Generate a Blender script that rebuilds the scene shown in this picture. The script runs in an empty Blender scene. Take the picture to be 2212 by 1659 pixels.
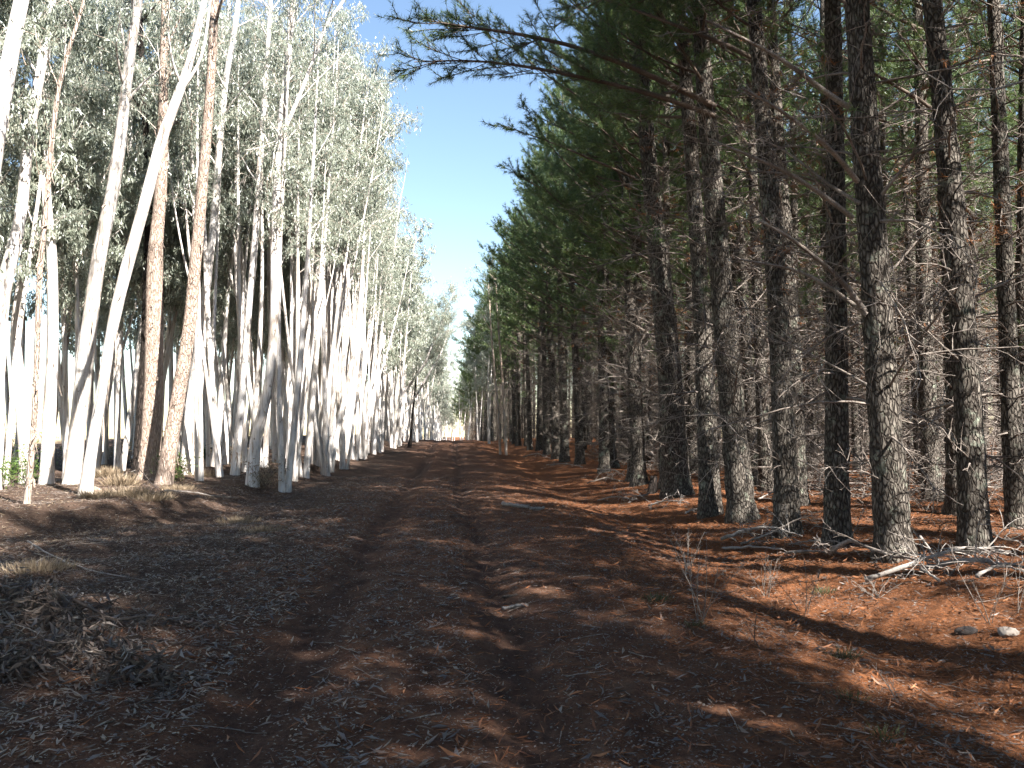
import bpy, math, random
import numpy as np
from math import radians as R, sin, cos, pi, exp
from mathutils import Vector

rng = np.random.default_rng(7)
random.seed(7)
sc = bpy.context.scene
col = sc.collection

# ------------------------------------------------------------------ camera
PITCH, YAW, FPX = 3.28, 4.23, 1840.0       # degrees, degrees to the right of the track, focal length (2212 px wide picture)
EYE = np.array([0.0, 0.0, 1.6])
cam_d = bpy.data.cameras.new('camera'); cam = bpy.data.objects.new('camera', cam_d); col.objects.link(cam)
cam.location = EYE; cam.rotation_euler = (R(90 + PITCH), 0, R(-YAW))
cam_d.sensor_width = 36; cam_d.lens = FPX / 2212 * 36; cam_d.clip_end = 3000; cam_d.clip_start = .05
sc.camera = cam
_f = np.array([sin(R(YAW)) * cos(R(PITCH)), cos(R(YAW)) * cos(R(PITCH)), sin(R(PITCH))])
_r = np.array([cos(R(YAW)), -sin(R(YAW)), 0.0]); _u = np.cross(_r, _f)

def ray(u, v):
    return _f + _r * (u - 1106) / FPX + _u * (829.5 - v) / FPX      # depth 1 along the view axis

# ------------------------------------------------------------------ ground shape
def sstep(a, b, x):
    t = np.clip((x - a) / (b - a), 0, 1); return t * t * (3 - 2 * t)
_w = [(rng.uniform(-1, 1) * k, rng.uniform(-1, 1) * k, rng.uniform(0, 6.3), a) for k, a, n in
      ((.35, .032, 5), (1.2, .011, 8), (3.2, .006, 10), (8., .0035, 12)) for _ in range(n)]
def ground(x, y):
    x = np.asarray(x, float); y = np.asarray(y, float)
    z = .9 * sstep(24, 80, y) - .03 * np.maximum(y - 82, 0) * sstep(76, 110, y)
    z = np.maximum(z, -6)
    xb = -7.6 + 2.9 * sstep(11, 19, y) + 1.0 * sstep(20, 60, y)        # foot of the left bank
    z = z + .38 * sstep(.35, -1.3, x - xb)
    z = z - .17 * np.exp(-((x - 3.5) / .85) ** 2) + .16 * sstep(4.1, 6.0, x)
    z = z - .09 * np.exp(-((x - .42 - .07 * np.sin(y * .21)) / .24) ** 2) - .075 * np.exp(-((x + 1.12 - .08 * np.sin(y * .17 + 1)) / .26) ** 2)
    z = z + .10 * np.exp(-((x - 4.2) / .7) ** 2 - ((y - 27) / 1.6) ** 2) * 2.2
    n = 0
    for a, b, p, s in _w: n = n + s * np.sin(a * x + b * y + p)
    return z + n * (1 - .72 * np.exp(-(np.maximum(np.abs(x + .4) - .8, 0) / 1.3) ** 2))
def gz(x, y): return float(ground(x, y))
def hit(u, v):                                   # a ground point
    d = ray(u, v); t = 2.0
    while t < 400:
        p = EYE + d * t
        if p[2] < gz(p[0], p[1]): return p, t
        t += .05
    return EYE + d * 60, 60.
def at(u, v, depth): return EYE + ray(u, v) * depth

# ------------------------------------------------------------------ mesh collecting
class MB:
    def __init__(s): s.v = []; s.q = []; s.t = []; s.n = 0; s.qm = []; s.tm = []
    def add(s, v, q=None, t=None, m=0):
        s.v.append(v)
        if q is not None and len(q): s.q.append(q + s.n); s.qm.append(np.full(len(q), m, np.int32))
        if t is not None and len(t): s.t.append(t + s.n); s.tm.append(np.full(len(t), m, np.int32))
        s.n += len(v)
    def tube(s, P, rad, k=6, m=0, cap=False, lump=None):
        P = np.asarray(P, float); n = len(P); rad = np.broadcast_to(np.asarray(rad, float), (n,))
        T = np.gradient(P, axis=0); T /= np.linalg.norm(T, axis=1)[:, None] + 1e-9
        mt = np.abs(T.mean(0)); ref = np.zeros(3); ref[np.argmin(mt)] = 1
        A = np.cross(T, ref); A /= np.linalg.norm(A, axis=1)[:, None] + 1e-9; B = np.cross(T, A)
        a = np.linspace(0, 2 * pi, k, endpoint=False)
        rr = rad[:, None] * (np.ones((n, k)) if lump is None else lump)
        V = P[:, None] + (A[:, None] * np.cos(a)[None, :, None] + B[:, None] * np.sin(a)[None, :, None]) * rr[..., None]
        i = np.arange(n - 1)[:, None] * k; j = np.arange(k)[None]; j2 = (j + 1) % k
        Q = np.stack([i + j, i + j2, i + k + j2, i + k + j], -1).reshape(-1, 4)
        V = V.reshape(-1, 3); t = None
        if cap:
            V = np.concatenate([V, P[:1], P[-1:]]); jj = np.arange(k); j3 = (jj + 1) % k
            t = np.concatenate([np.stack([j3, jj, np.full(k, n * k)], 1), np.stack([jj + (n - 1) * k, j3 + (n - 1) * k, np.full(k, n * k + 1)], 1)])
        s.add(V, Q, t, m)
    def build(s, name, mats, smooth=True, parent=None, link=True):
        me = bpy.data.meshes.new(name)
        V = np.concatenate(s.v).astype(np.float32)
        q = np.concatenate(s.q) if s.q else np.zeros((0, 4), int); t = np.concatenate(s.t) if s.t else np.zeros((0, 3), int)
        nq, nt = len(q), len(t)
        me.vertices.add(len(V)); me.vertices.foreach_set('co', V.ravel())
        me.loops.add(nq * 4 + nt * 3); me.loops.foreach_set('vertex_index', np.concatenate([q.ravel(), t.ravel()]).astype(np.int32))
        me.polygons.add(nq + nt)
        me.polygons.foreach_set('loop_start', np.concatenate([np.arange(nq) * 4, nq * 4 + np.arange(nt) * 3]).astype(np.int32))
        me.polygons.foreach_set('loop_total', np.concatenate([np.full(nq, 4), np.full(nt, 3)]).astype(np.int32))
        me.polygons.foreach_set('material_index', np.concatenate([*s.qm, *s.tm]).astype(np.int32))
        me.polygons.foreach_set('use_smooth', np.concatenate([np.full(nq, smooth), np.full(nt, False)]))
        for mt in (mats if isinstance(mats, (list, tuple)) else [mats]): me.materials.append(mt)
        me.update(calc_edges=True)
        o = bpy.data.objects.new(name, me)
        if link: col.objects.link(o)
        if parent: o.parent = parent
        return o

def norm(a): return a / (np.linalg.norm(a, axis=-1, keepdims=True) + 1e-9)
def leaves(mb, P, D, L, W, m=0, curve=.35):
    """flat sickle leaves: a kite of two bent triangles each"""
    n = len(P); D = norm(D); X = norm(np.cross(D, rng.normal(size=(n, 3)))); N = np.cross(D, X)
    L = np.broadcast_to(L, (n,))[:, None]; W = np.broadcast_to(W, (n,))[:, None]
    bend = X * L * (rng.uniform(-curve, curve, (n, 1))); fold = N * W * .25
    mid = P + D * L * .45 + bend * .5
    V = np.stack([P, mid + X * W * .5 + fold, P + D * L + bend * .3 - N * L * .1, mid - X * W * .5 + fold], 1).reshape(-1, 3)
    b = np.arange(n)[:, None] * 4
    mb.add(V, None, np.concatenate([b + [[0, 1, 2]], b + [[0, 2, 3]]]), m)
def needles(mb, P, D, cnt, L, W, spread, m=0):
    """tufts of needle triangles, cnt to a tuft"""
    n = len(P); P = np.repeat(P, cnt, 0); D = norm(np.repeat(D, cnt, 0)); k = len(P)
    d = norm(D + rng.normal(size=(k, 3)) * spread); X = norm(np.cross(d, rng.normal(size=(k, 3))))
    L = L * rng.uniform(.6, 1.15, (k, 1)); p = P + D * rng.uniform(-.05, .05, (k, 1))
    tip = p + d * L; tip[:, 2] -= .12 * L[:, 0]
    V = np.stack([p + X * W / 2, p - X * W / 2, tip], 1).reshape(-1, 3)
    mb.add(V, None, np.arange(k)[:, None] * 3 + [[0, 1, 2]], m)
def curve(p0, d, L, n, bend, up=0.):
    """a wandering 3-D curve; up lifts (or drops) the direction along the way"""
    d = np.array(d, float); d /= np.linalg.norm(d); P = [np.array(p0, float)]; side = norm(rng.normal(size=3)) * bend
    for i in range(n - 1):
        d = d + side / n + rng.normal(size=3) * bend * .35 / n ** .5; d[2] += up / n; d /= np.linalg.norm(d)
        P.append(P[-1] + d * L / (n - 1))
    return np.array(P)

# ------------------------------------------------------------------ materials
class NT:
    def __init__(s, name):
        s.m = bpy.data.materials.new(name); s.m.use_nodes = True; s.t = s.m.node_tree; s.t.nodes.clear(); s.out = s.n('ShaderNodeOutputMaterial')
    def n(s, kind, **kw):
        o = s.t.nodes.new(kind)
        for k, v in kw.items():
            if k[0] == '_' : setattr(o, k[1:], v)
            else:
                i = int(k[1:]) if k[0] == 'i' and k[1:].isdigit() else k.replace('__', ' ')
                if isinstance(v, bpy.types.NodeSocket): s.t.links.new(v, o.inputs[i])
                else: o.inputs[i].default_value = v
        return o
    def map(s, vec, scale): return s.n('ShaderNodeMapping', i0=vec, i3=scale).outputs[0]
    def noise(s, vec, scale, detail=4, rough=.55): return s.n('ShaderNodeTexNoise', Vector=vec, Scale=scale, Detail=detail, Roughness=rough).outputs[0]
    def ramp(s, f, *stops):
        r = s.n('ShaderNodeValToRGB', Fac=f); e = r.color_ramp.elements
        while len(e) < len(stops): e.new(.5)
        for i, (p, c) in enumerate(stops): e[i].position = p; e[i].color = (*c, 1) if len(c) == 3 else c
        return r.outputs[0]
    def mix(s, f, a, b, mode='MIX'):
        o = s.t.nodes.new('ShaderNodeMix'); o.data_type = 'RGBA'; o.blend_type = mode
        for i, v in ((0, f), (6, a), (7, b)):
            if isinstance(v, bpy.types.NodeSocket): s.t.links.new(v, o.inputs[i])
            else: o.inputs[i].default_value = v if i == 0 else ((*v, 1) if len(v) == 3 else v)
        return o.outputs[2]
    def math(s, op, a, b=0.): return s.n('ShaderNodeMath', _operation=op, i0=a, i1=b).outputs[0]
    def bump(s, h, strength, dist): return s.n('ShaderNodeBump', Height=h, Strength=strength, Distance=dist).outputs[0]
    def surf(s, colour, rough=.85, normal=None, spec=.3):
        b = s.n('ShaderNodeBsdfPrincipled', Base__Color=colour, Roughness=rough); b.inputs['Specular IOR Level'].default_value = spec
        if normal is not None: s.t.links.new(normal, b.inputs['Normal'])
        s.t.links.new(b.outputs[0], s.out.inputs[0]); return s.m
    def coords(s):
        tc = s.n('ShaderNodeTexCoord').outputs[3]; r = s.n('ShaderNodeObjectInfo').outputs['Random']
        k = s.n('ShaderNodeCombineXYZ', i0=s.math('MULTIPLY', r, 37.), i1=s.math('MULTIPLY', r, 71.), i2=s.math('MULTIPLY', r, 53.)).outputs[0]
        return s.n('ShaderNodeVectorMath', _operation='ADD', i0=tc, i1=k).outputs[0], r

def foliage(name, stops, trans=.35, gloss=.12, vary=(.8, 1.25), nscale=.7):
    s = NT(name); c, r = s.coords(); isl = s.n('ShaderNodeNewGeometry').outputs['Random Per Island']
    big = s.noise(c, nscale, 2)
    f = s.math('ADD', s.math('MULTIPLY', isl, .55), s.math('MULTIPLY', big, .5))
    colr = s.ramp(f, *stops)
    d = s.n('ShaderNodeBsdfDiffuse', Color=colr); t = s.n('ShaderNodeBsdfTranslucent', Color=colr)
    g = s.n('ShaderNodeBsdfGlossy', Color=(.8, .85, .85, 1), Roughness=.38)
    m1 = s.n('ShaderNodeMixShader', i0=trans, i1=d.outputs[0], i2=t.outputs[0])
    fr = s.n('ShaderNodeLayerWeight', Blend=.25)
    m2 = s.n('ShaderNodeMixShader', i0=s.math('MULTIPLY', fr.outputs[1], gloss * 3), i1=m1.outputs[0], i2=g.outputs[0])
    s.t.links.new(m2.outputs[0], s.out.inputs[0]); return s.m

M = {}
M['gum_leaf'] = foliage('gum_leaf', ((.1, (.19, .22, .17)), (.45, (.30, .335, .27)), (.7, (.38, .41, .34)), (.93, (.43, .41, .32)), (1., (.42, .30, .21))), .5, .25)
M['needle'] = foliage('pine_needle', ((.1, (.036, .066, .031)), (.4, (.078, .128, .05)), (.7, (.145, .20, .066)), (1., (.24, .25, .09))), .5, .08)
M['brown_needle'] = foliage('dead_needle', ((.1, (.10, .055, .03)), (.6, (.22, .10, .045)), (1., (.34, .15, .06))), .25, .04)
M['dry_leaf'] = foliage('dry_gum_leaf', ((.1, (.048, .036, .032)), (.4, (.082, .064, .056)), (.65, (.14, .115, .10)), (.85, (.135, .068, .042)), (1., (.30, .255, .22))), .12, .12)
M['red_leaf'] = foliage('fallen_needle', ((.1, (.10, .04, .02)), (.5, (.21, .085, .038)), (.8, (.27, .13, .066)), (1., (.35, .24, .165))), .15, .05)
M['straw'] = foliage('dry_grass', ((.1, (.14, .105, .07)), (.6, (.29, .225, .155)), (1., (.42, .36, .28))), .25, .08)
M['grass'] = foliage('green_grass', ((.1, (.045, .055, .025)), (.6, (.085, .095, .045)), (1., (.22, .19, .11))), .3, .06)
M['bush_leaf'] = foliage('bush_leaf', ((.1, (.04, .075, .02)), (.6, (.09, .15, .035)), (1., (.16, .22, .06))), .35, .08)

def gum_bark():
    s = NT('white_gum_bark'); c, r = s.coords()
    a = s.noise(s.map(c, (5., 5., .55)), 1., 5, .6); b = s.noise(s.map(c, (26., 26., 1.6)), 1., 4, .6); k = s.noise(s.map(c, (9, 9, 6.)), 1., 5)
    c1 = s.ramp(a, (.28, (.38, .33, .28)), (.42, (.60, .565, .53)), (.6, (.76, .745, .735)), (.8, (.56, .55, .54)))
    c2 = s.mix(s.ramp(b, (.36, (.75, .75, .75)), (.50, (0, 0, 0))), c1, (.30, .25, .21))
    c3 = s.mix(s.ramp(k, (.28, (.9,) * 3), (.36, (0, 0, 0))), c2, (.15, .11, .085))
    tone = s.ramp(r, (0., (.76, .74, .72)), (.3, (.90, .885, .87)), (1., (.98, .97, .97)))
    c4 = s.mix(1., c3, tone, 'MULTIPLY')
    return s.surf(c4, .7, s.bump(s.math('ADD', s.math('MULTIPLY', b, .5), k), .35, .012), .25)
def rough_bark(name, dark, mid, light, v=.0, plate=(25, 25, 8.5)):
    s = NT(name); c, r = s.coords()
    wob = s.n('ShaderNodeVectorMath', _operation='ADD', i0=s.map(c, plate), i1=s.n('ShaderNodeTexNoise', Vector=c, Scale=6.).outputs[1]).outputs[0]
    e = s.n('ShaderNodeTexVoronoi', _feature='DISTANCE_TO_EDGE', Vector=wob, Scale=1.).outputs[0]
    fine = s.noise(s.map(c, (40, 40, 12)), 1., 5, .65); big = s.noise(c, 1.3, 4)
    cell = s.n('ShaderNodeTexVoronoi', Vector=wob, Scale=1.).outputs['Color']
    e = s.math('ADD', e, s.math('MULTIPLY', s.math('SUBTRACT', s.noise(s.map(c, (9, 9, 5)), 1., 5, .7), .5), .34))
    plates = s.ramp(e, (-.02, dark), (.07, tuple((a + b) / 2 for a, b in zip(dark, mid))), (.16, mid), (.42, light))
    plates = s.mix(.3, plates, s.mix(1., plates, s.ramp(s.n('ShaderNodeSeparateColor', i0=cell).outputs[0], (0., (.45,) * 3), (1., (1.5,) * 3)), 'MULTIPLY'))
    c2 = s.mix(s.ramp(fine, (.35, (.65,) * 3), (.6, (0,) * 3)), plates, dark)
    lich = s.ramp(s.noise(c, 5., 6, .7), (.55, (0,) * 3), (.66, (.7,) * 3))
    c3 = s.mix(s.math('MULTIPLY', s.math('MULTIPLY', lich, s.ramp(big, (.38, (0,) * 3), (.62, (1,) * 3))), v), c2, (.30, .34, .27))
    h = s.math('ADD', s.ramp(e, (0., (0,) * 3), (.18, (1,) * 3)), s.math('MULTIPLY', fine, .5))
    return s.surf(c3, .9, s.bump(h, .9, .03), .15)
M['gum'] = gum_bark()
M['pine'] = rough_bark('pine_bark', (.03, .025, .021), (.11, .096, .082), (.195, .176, .153), 1.)
M['stringy'] = rough_bark('stringybark', (.26, .19, .155), (.46, .37, .31), (.60, .51, .44), .15, (34, 34, 4.))
M['darkbark'] = rough_bark('dark_bark', (.012, .01, .009), (.035, .028, .025), (.07, .055, .048), 0., (24, 24, 4.))  # rough bark in a near-black brown
M['tan'] = rough_bark('tan_bark', (.26, .20, .165), (.42, .35, .30), (.54, .47, .42), .1, (22, 22, 1.5))
def plain_wood(name, a, b, sc_=6.):
    s = NT(name); c, r = s.coords()
    n1 = s.noise(s.map(c, (sc_, sc_, sc_)), 1., 5, .65); n2 = s.noise(c, 55., 3)
    cc = s.mix(s.ramp(n1, (.3, (0,) * 3), (.7, (1,) * 3)), a, b)
    cc = s.mix(s.ramp(n2, (.38, (.5,) * 3), (.55, (0,) * 3)), cc, tuple(x * .45 for x in a))
    return s.surf(cc, .8, s.bump(n2, .4, .006), .2)
M['dead'] = plain_wood('dead_branch_wood', (.085, .067, .055), (.32, .28, .25), 2.2)
M['twig'] = plain_wood('live_branch_bark', (.07, .052, .042), (.17, .135, .11), 2.)
M['grey'] = plain_wood('grey_fallen_wood', (.15, .13, .115), (.35, .32, .295), 5.)
M['darkwood'] = plain_wood('dark_fallen_wood', (.05, .04, .035), (.12, .095, .08), 5.)
M['redbranch'] = plain_wood('gum_twig_bark', (.30, .22, .17), (.56, .50, .44), 1.5)
def stone(name, a, b):
    s = NT(name); c, r = s.coords(); n = s.noise(c, 9., 6, .65)
    return s.surf(s.ramp(n, (.3, a), (.7, b)), .85, s.bump(s.noise(c, 30., 5), .6, .02), .25)
M['palerock'] = stone('pale_stone', (.13, .11, .095), (.30, .27, .24)); M['darkrock'] = stone('dark_stone', (.02, .018, .017), (.07, .055, .05))

def ground_mat():
    s = NT('forest_earth'); g = s.n('ShaderNodeNewGeometry').outputs['Position']; x = s.n('ShaderNodeSeparateXYZ', i0=g).outputs[0]
    big = s.noise(g, .55, 4); mid = s.noise(g, 3.2, 5, .6); fine = s.noise(g, 34., 5, .7); grit = s.noise(g, 130., 3, .7)
    xx = s.math('ADD', x, s.math('MULTIPLY', s.math('SUBTRACT', big, .5), 3.2))
    earth = s.ramp(mid, (.3, (.06, .031, .021)), (.5, (.115, .058, .036)), (.7, (.165, .092, .058)))
    litter = s.ramp(s.noise(g, 18., 6, .75), (.3, (.025, .018, .015)), (.48, (.056, .040, .032)), (.62, (.105, .076, .058)), (.8, (.21, .165, .133)))
    need = s.ramp(s.noise(g, 22., 6, .75), (.3, (.042, .018, .010)), (.5, (.15, .058, .023)), (.68, (.25, .10, .042)), (.85, (.28, .15, .083)))
    left = s.ramp(xx, (0., (1,) * 3), (1., (0,) * 3))
    fl = s.n('ShaderNodeMapRange', Value=xx, i1=-1.2, i2=-3.0).outputs[0]; fr = s.n('ShaderNodeMapRange', Value=xx, i1=1.0, i2=3.2).outputs[0]
    c1 = s.mix(s.math('MULTIPLY', fl, .85), earth, litter); c2 = s.mix(s.math('MULTIPLY', fr, .85), c1, need)
    c2 = s.mix(s.ramp(mid, (.55, (0,) * 3), (.72, (.45,) * 3)), c2, litter)
    pad = s.ramp(s.noise(g, 9., 4), (.3, (.30, .24, .14)), (.7, (.50, .42, .27)))
    c2 = s.mix(s.n('ShaderNodeMapRange', Value=xx, i1=-24., i2=-28.).outputs[0], c2, pad)
    yy = s.n('ShaderNodeSeparateXYZ', i0=g).outputs[1]
    r1 = s.math('ABSOLUTE', s.math('SUBTRACT', s.math('SUBTRACT', x, .42), s.math('MULTIPLY', s.math('SINE', s.math('MULTIPLY', yy, .21)), .07)))
    r2 = s.math('ABSOLUTE', s.math('SUBTRACT', s.math('ADD', x, 1.12), s.math('MULTIPLY', s.math('SINE', s.math('ADD', s.math('MULTIPLY', yy, .17), 1.)), .08)))
    rut = s.n('ShaderNodeMapRange', Value=s.math('ADD', s.math('MINIMUM', r1, r2), s.math('MULTIPLY', s.math('SUBTRACT', mid, .5), .35)), i1=.36, i2=.14).outputs[0]
    worn = s.ramp(s.noise(s.map(g, (7., 1.6, 5.)), 1., 5, .65), (.3, (.04, .025, .02)), (.5, (.075, .043, .031)), (.72, (.12, .07, .048)))
    c2 = s.mix(s.math('MULTIPLY', rut, .85), c2, worn)
    c3 = s.mix(s.ramp(fine, (.36, (.6,) * 3), (.52, (0,) * 3)), c2, (.045, .03, .024))
    c4 = s.mix(s.ramp(grit, (.63, (0,) * 3), (.74, (.55,) * 3)), c3, (.38, .27, .20))
    h = s.math('ADD', s.math('MULTIPLY', fine, 1.), s.math('ADD', s.math('MULTIPLY', grit, .35), s.math('MULTIPLY', mid, 1.5)))
    return s.surf(c4, .95, s.bump(h, .9, .035), .08)
M['ground'] = ground_mat()

# ------------------------------------------------------------------ tagging, copying
def tag(o, label, cat, group=None, kind=None):
    if label: o['label'] = label
    if cat: o['category'] = cat
    if group: o['group'] = group
    if kind: o['kind'] = kind
    return o
def empty(name, loc, rot=(0, 0, 0), s=1.):
    o = bpy.data.objects.new(name, None); o.location = loc; o.rotation_euler = rot; o.scale = (s, s, s); o.empty_display_size = .3; col.objects.link(o); return o
def child(name, src, parent, label=None, kind=None):
    o = src.copy(); o.name = name; o.parent = parent; col.objects.link(o)
    if kind: o['kind'] = kind
    if label: o['label'] = label
    return o

# ------------------------------------------------------------------ the ground sheet
def axis(lo, a, b, hi, fine, grow):
    v = list(np.arange(a, b, fine)); s = fine
    while v[-1] < hi: s *= grow; v.append(v[-1] + s)
    s = fine
    while v[0] > lo: s *= grow; v.insert(0, v[0] - s)
    return np.array(v)
gx = axis(-900, -6.5, 7, 900, .06, 1.07); gy = axis(-900, 2.2, 13, 1500, .06, 1.022)
GX, GY = np.meshgrid(gx, gy); GZ = ground(GX, GY)
for k, a in ((17., .004), (29., .003), (47., .002)):
    for _ in range(5):
        p = rng.uniform(0, 6.3); th = rng.uniform(0, pi); GZ = GZ + a * np.sin(k * (cos(th) * GX + sin(th) * GY) + p) * (np.abs(GX) < 12) * (GY < 22) * (GY > 0)
mb = MB(); nx, ny = len(gx), len(gy)
i = np.arange(ny - 1)[:, None] * nx; j = np.arange(nx - 1)[None]
mb.add(np.stack([GX, GY, GZ], -1).reshape(-1, 3), np.stack([i + j, i + j + 1, i + nx + j + 1, i + nx + j], -1).reshape(-1, 4))
tag(mb.build('ground', M['ground']), 'red brown dirt track with leaf and needle litter between the two stands of trees', None, None, 'structure')

# ------------------------------------------------------------------ gum trees
def resample(P, Rr, n):
    P = np.asarray(P, float); s = np.concatenate([[0], np.cumsum(np.linalg.norm(np.diff(P, axis=0), axis=1))])
    t = np.linspace(0, s[-1], n)
    Q = np.stack([np.interp(t, s, P[:, k]) for k in range(3)], 1)
    for _ in range(2): Q[1:-1] = .25 * Q[:-2] + .5 * Q[1:-1] + .25 * Q[2:]
    return Q, np.interp(t, s, Rr)
def gum_parts(stems, z0, leafk=1., lsize=.13, bark='gum', sides=9, nleaf=26, lw=.17, side=None):
    """stems: list of (points, radii). Returns two unlinked objects, trunk (with limbs) and crown."""
    tr = MB(); cr = MB(); LP = []; LD = []
    for P, rad in stems:
        lump = 1 + .10 * np.sin(rng.uniform(0, 6) + np.arange(sides)[None] * rng.integers(1, 3) + np.linspace(0, 9, len(P))[:, None]) * .6 + rng.normal(size=(len(P), sides)) * .025
        tr.tube(P, rad, sides, 0, False, lump)
        n = len(P); zs = P[:, 2]; top = zs[-1]
        nl = int((top - z0) * 1.45 * leafk ** .5)
        for k in range(max(nl, 5)):
            z = z0 + (top - z0) * ((k + rng.uniform(0, 1)) / max(nl, 5)) ** .85; idx = min(np.searchsorted(zs, z), n - 2)
            p = P[idx]; rr = rad[idx]; t = norm(P[idx + 1] - P[idx - 1])
            fr = (z - z0) / (top - z0 + .01)
            az = rng.uniform(0, 2 * pi)
            if side is not None and rng.random() < .45: az = side + rng.normal() * .7
            out = np.array([cos(az), sin(az), 0]); tilt = rng.uniform(.45, .9)
            L = rng.uniform(1.4, 3.0) * (1 - .5 * fr) * (.6 if fr < .15 else 1)
            d = t * cos(tilt) + out * sin(tilt)
            C = curve(p, d, L, 8, .55, .15)
            tr.tube(C, np.linspace(max(rr * .38, .012), .005, 8), 4, 0)
            nb = int(L * 3.6 * leafk) + 2
            for q in range(nb):
                w = rng.uniform(.25, 1.) if q else 1.
                ii = min(int(w * 7), 6); bp = C[ii]; bd = norm(C[ii + 1] - C[ii] if ii < 7 else C[7] - C[6]) + rng.normal(size=3) * .7
                bl = rng.uniform(.35, .95); B = curve(bp, bd, bl, 5, .9, -.7)
                cr.tube(B, np.linspace(.008, .003, 5), 3, 1)
                kk = int(nleaf * rng.uniform(.5, 1.4)); w2 = rng.uniform(.3, 1.05, kk)
                pos = B[np.minimum((w2 * 4).astype(int), 4)] + rng.normal(size=(kk, 3)) * (.10, .10, .09)
                LP.append(pos); LD.append(np.tile([0, 0, -1.], (kk, 1)) + rng.normal(size=(kk, 3)) * .5)
    P = np.concatenate(LP); D = np.concatenate(LD); n = len(P)
    l = lsize * rng.uniform(.65, 1.3, n); leaves(cr, P, D, l, l * lw * rng.uniform(.8, 1.3, n), 0)
    return tr.build('trunk', M[bark], True, None, False), cr.build('crown', [M['gum_leaf'], M['redbranch']], True, None, False)

def gum_stem(H, r0, lean, az, base=(0, 0), n=34):
    z = np.linspace(-.15, H, n); t = np.clip(z / H, 0, 1)
    a, b, c, d = rng.uniform(.08, .3, 2).tolist() + rng.uniform(0, 6.3, 2).tolist()
    off = lean * H * (t ** 1.0) * (1 - .35 * t); wv = rng.uniform(.5, 1.3)
    x = base[0] + cos(az) * off + a * np.sin(wv * 6 * t + c) * t ** .6; y = base[1] + sin(az) * off + b * np.sin(wv * 5 * t + d) * t ** .6
    rad = r0 * (1 - t * .93) ** .8 + .35 * r0 * np.exp(-np.maximum(z, 0) / .18) * .6
    return np.stack([x, y, z], 1), np.maximum(rad, .008)
def generic_gum(H, nst, **kw):
    st = []; a0 = rng.uniform(0, 6.3)
    for k in range(nst):
        az = a0 + k * 2 * pi / nst + rng.normal() * .4
        st.append(gum_stem(H * rng.uniform(.85, 1.), rng.uniform(.06, .115), rng.uniform(.01, .07) if nst == 1 else rng.uniform(.05, .12), az, (.1 * cos(az) * (nst > 1), .1 * sin(az) * (nst > 1))))
        if rng.random() < .55:                      # a fork
            P, r_ = st[-1]; i0 = int(rng.uniform(.2, .45) * len(P)); m = len(P) - i0
            az2 = rng.uniform(0, 6.3); t = np.linspace(0, 1, m)
            Q = P[i0:].copy(); dv = rng.uniform(.7, 1.6); Q[:, 0] += cos(az2) * dv * t ** .8; Q[:, 1] += sin(az2) * dv * t ** .8; Q[:, 2] -= t * rng.uniform(.3, 2.)
            st.append((Q, r_[i0:] * .72))
    return gum_parts(st, kw.pop('z0', 5.2), **kw)
GN = [generic_gum(rng.uniform(14.5, 17), n, leafk=1.05, nleaf=40, lsize=.15, lw=.19, z0=7.2) for n in (3, 2, 2, 4, 2, 3)]
GD = [generic_gum(rng.uniform(14, 16.5), n, leafk=1.35, nleaf=42, lsize=.19, lw=.2, z0=4.6, sides=7) for n in (2, 2, 3, 1)]
GT = [generic_gum(rng.uniform(13, 16), 1, leafk=1., nleaf=32, bark='tan') for n in (1, 2)]
GF = [generic_gum(rng.uniform(14.5, 16.5), n, leafk=1., lsize=.27, nleaf=16, lw=.23, sides=6, z0=4.6) for n in (2, 3, 1)]

taken = []
def free(x, y, d=1.0): return all((x - a) ** 2 + (y - b) ** 2 > d * d for a, b in taken)

def gum_tree(src, x, y, rz, s, label, group, lean=(0, 0), cat='tree', name='gum_tree'):
    o = empty(name, (x, y, gz(x, y)), (lean[0], lean[1], rz), s); tag(o, label, cat, group)
    child('trunk', src[0], o); child('crown', src[1], o); taken.append((x, y)); return o

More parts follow.
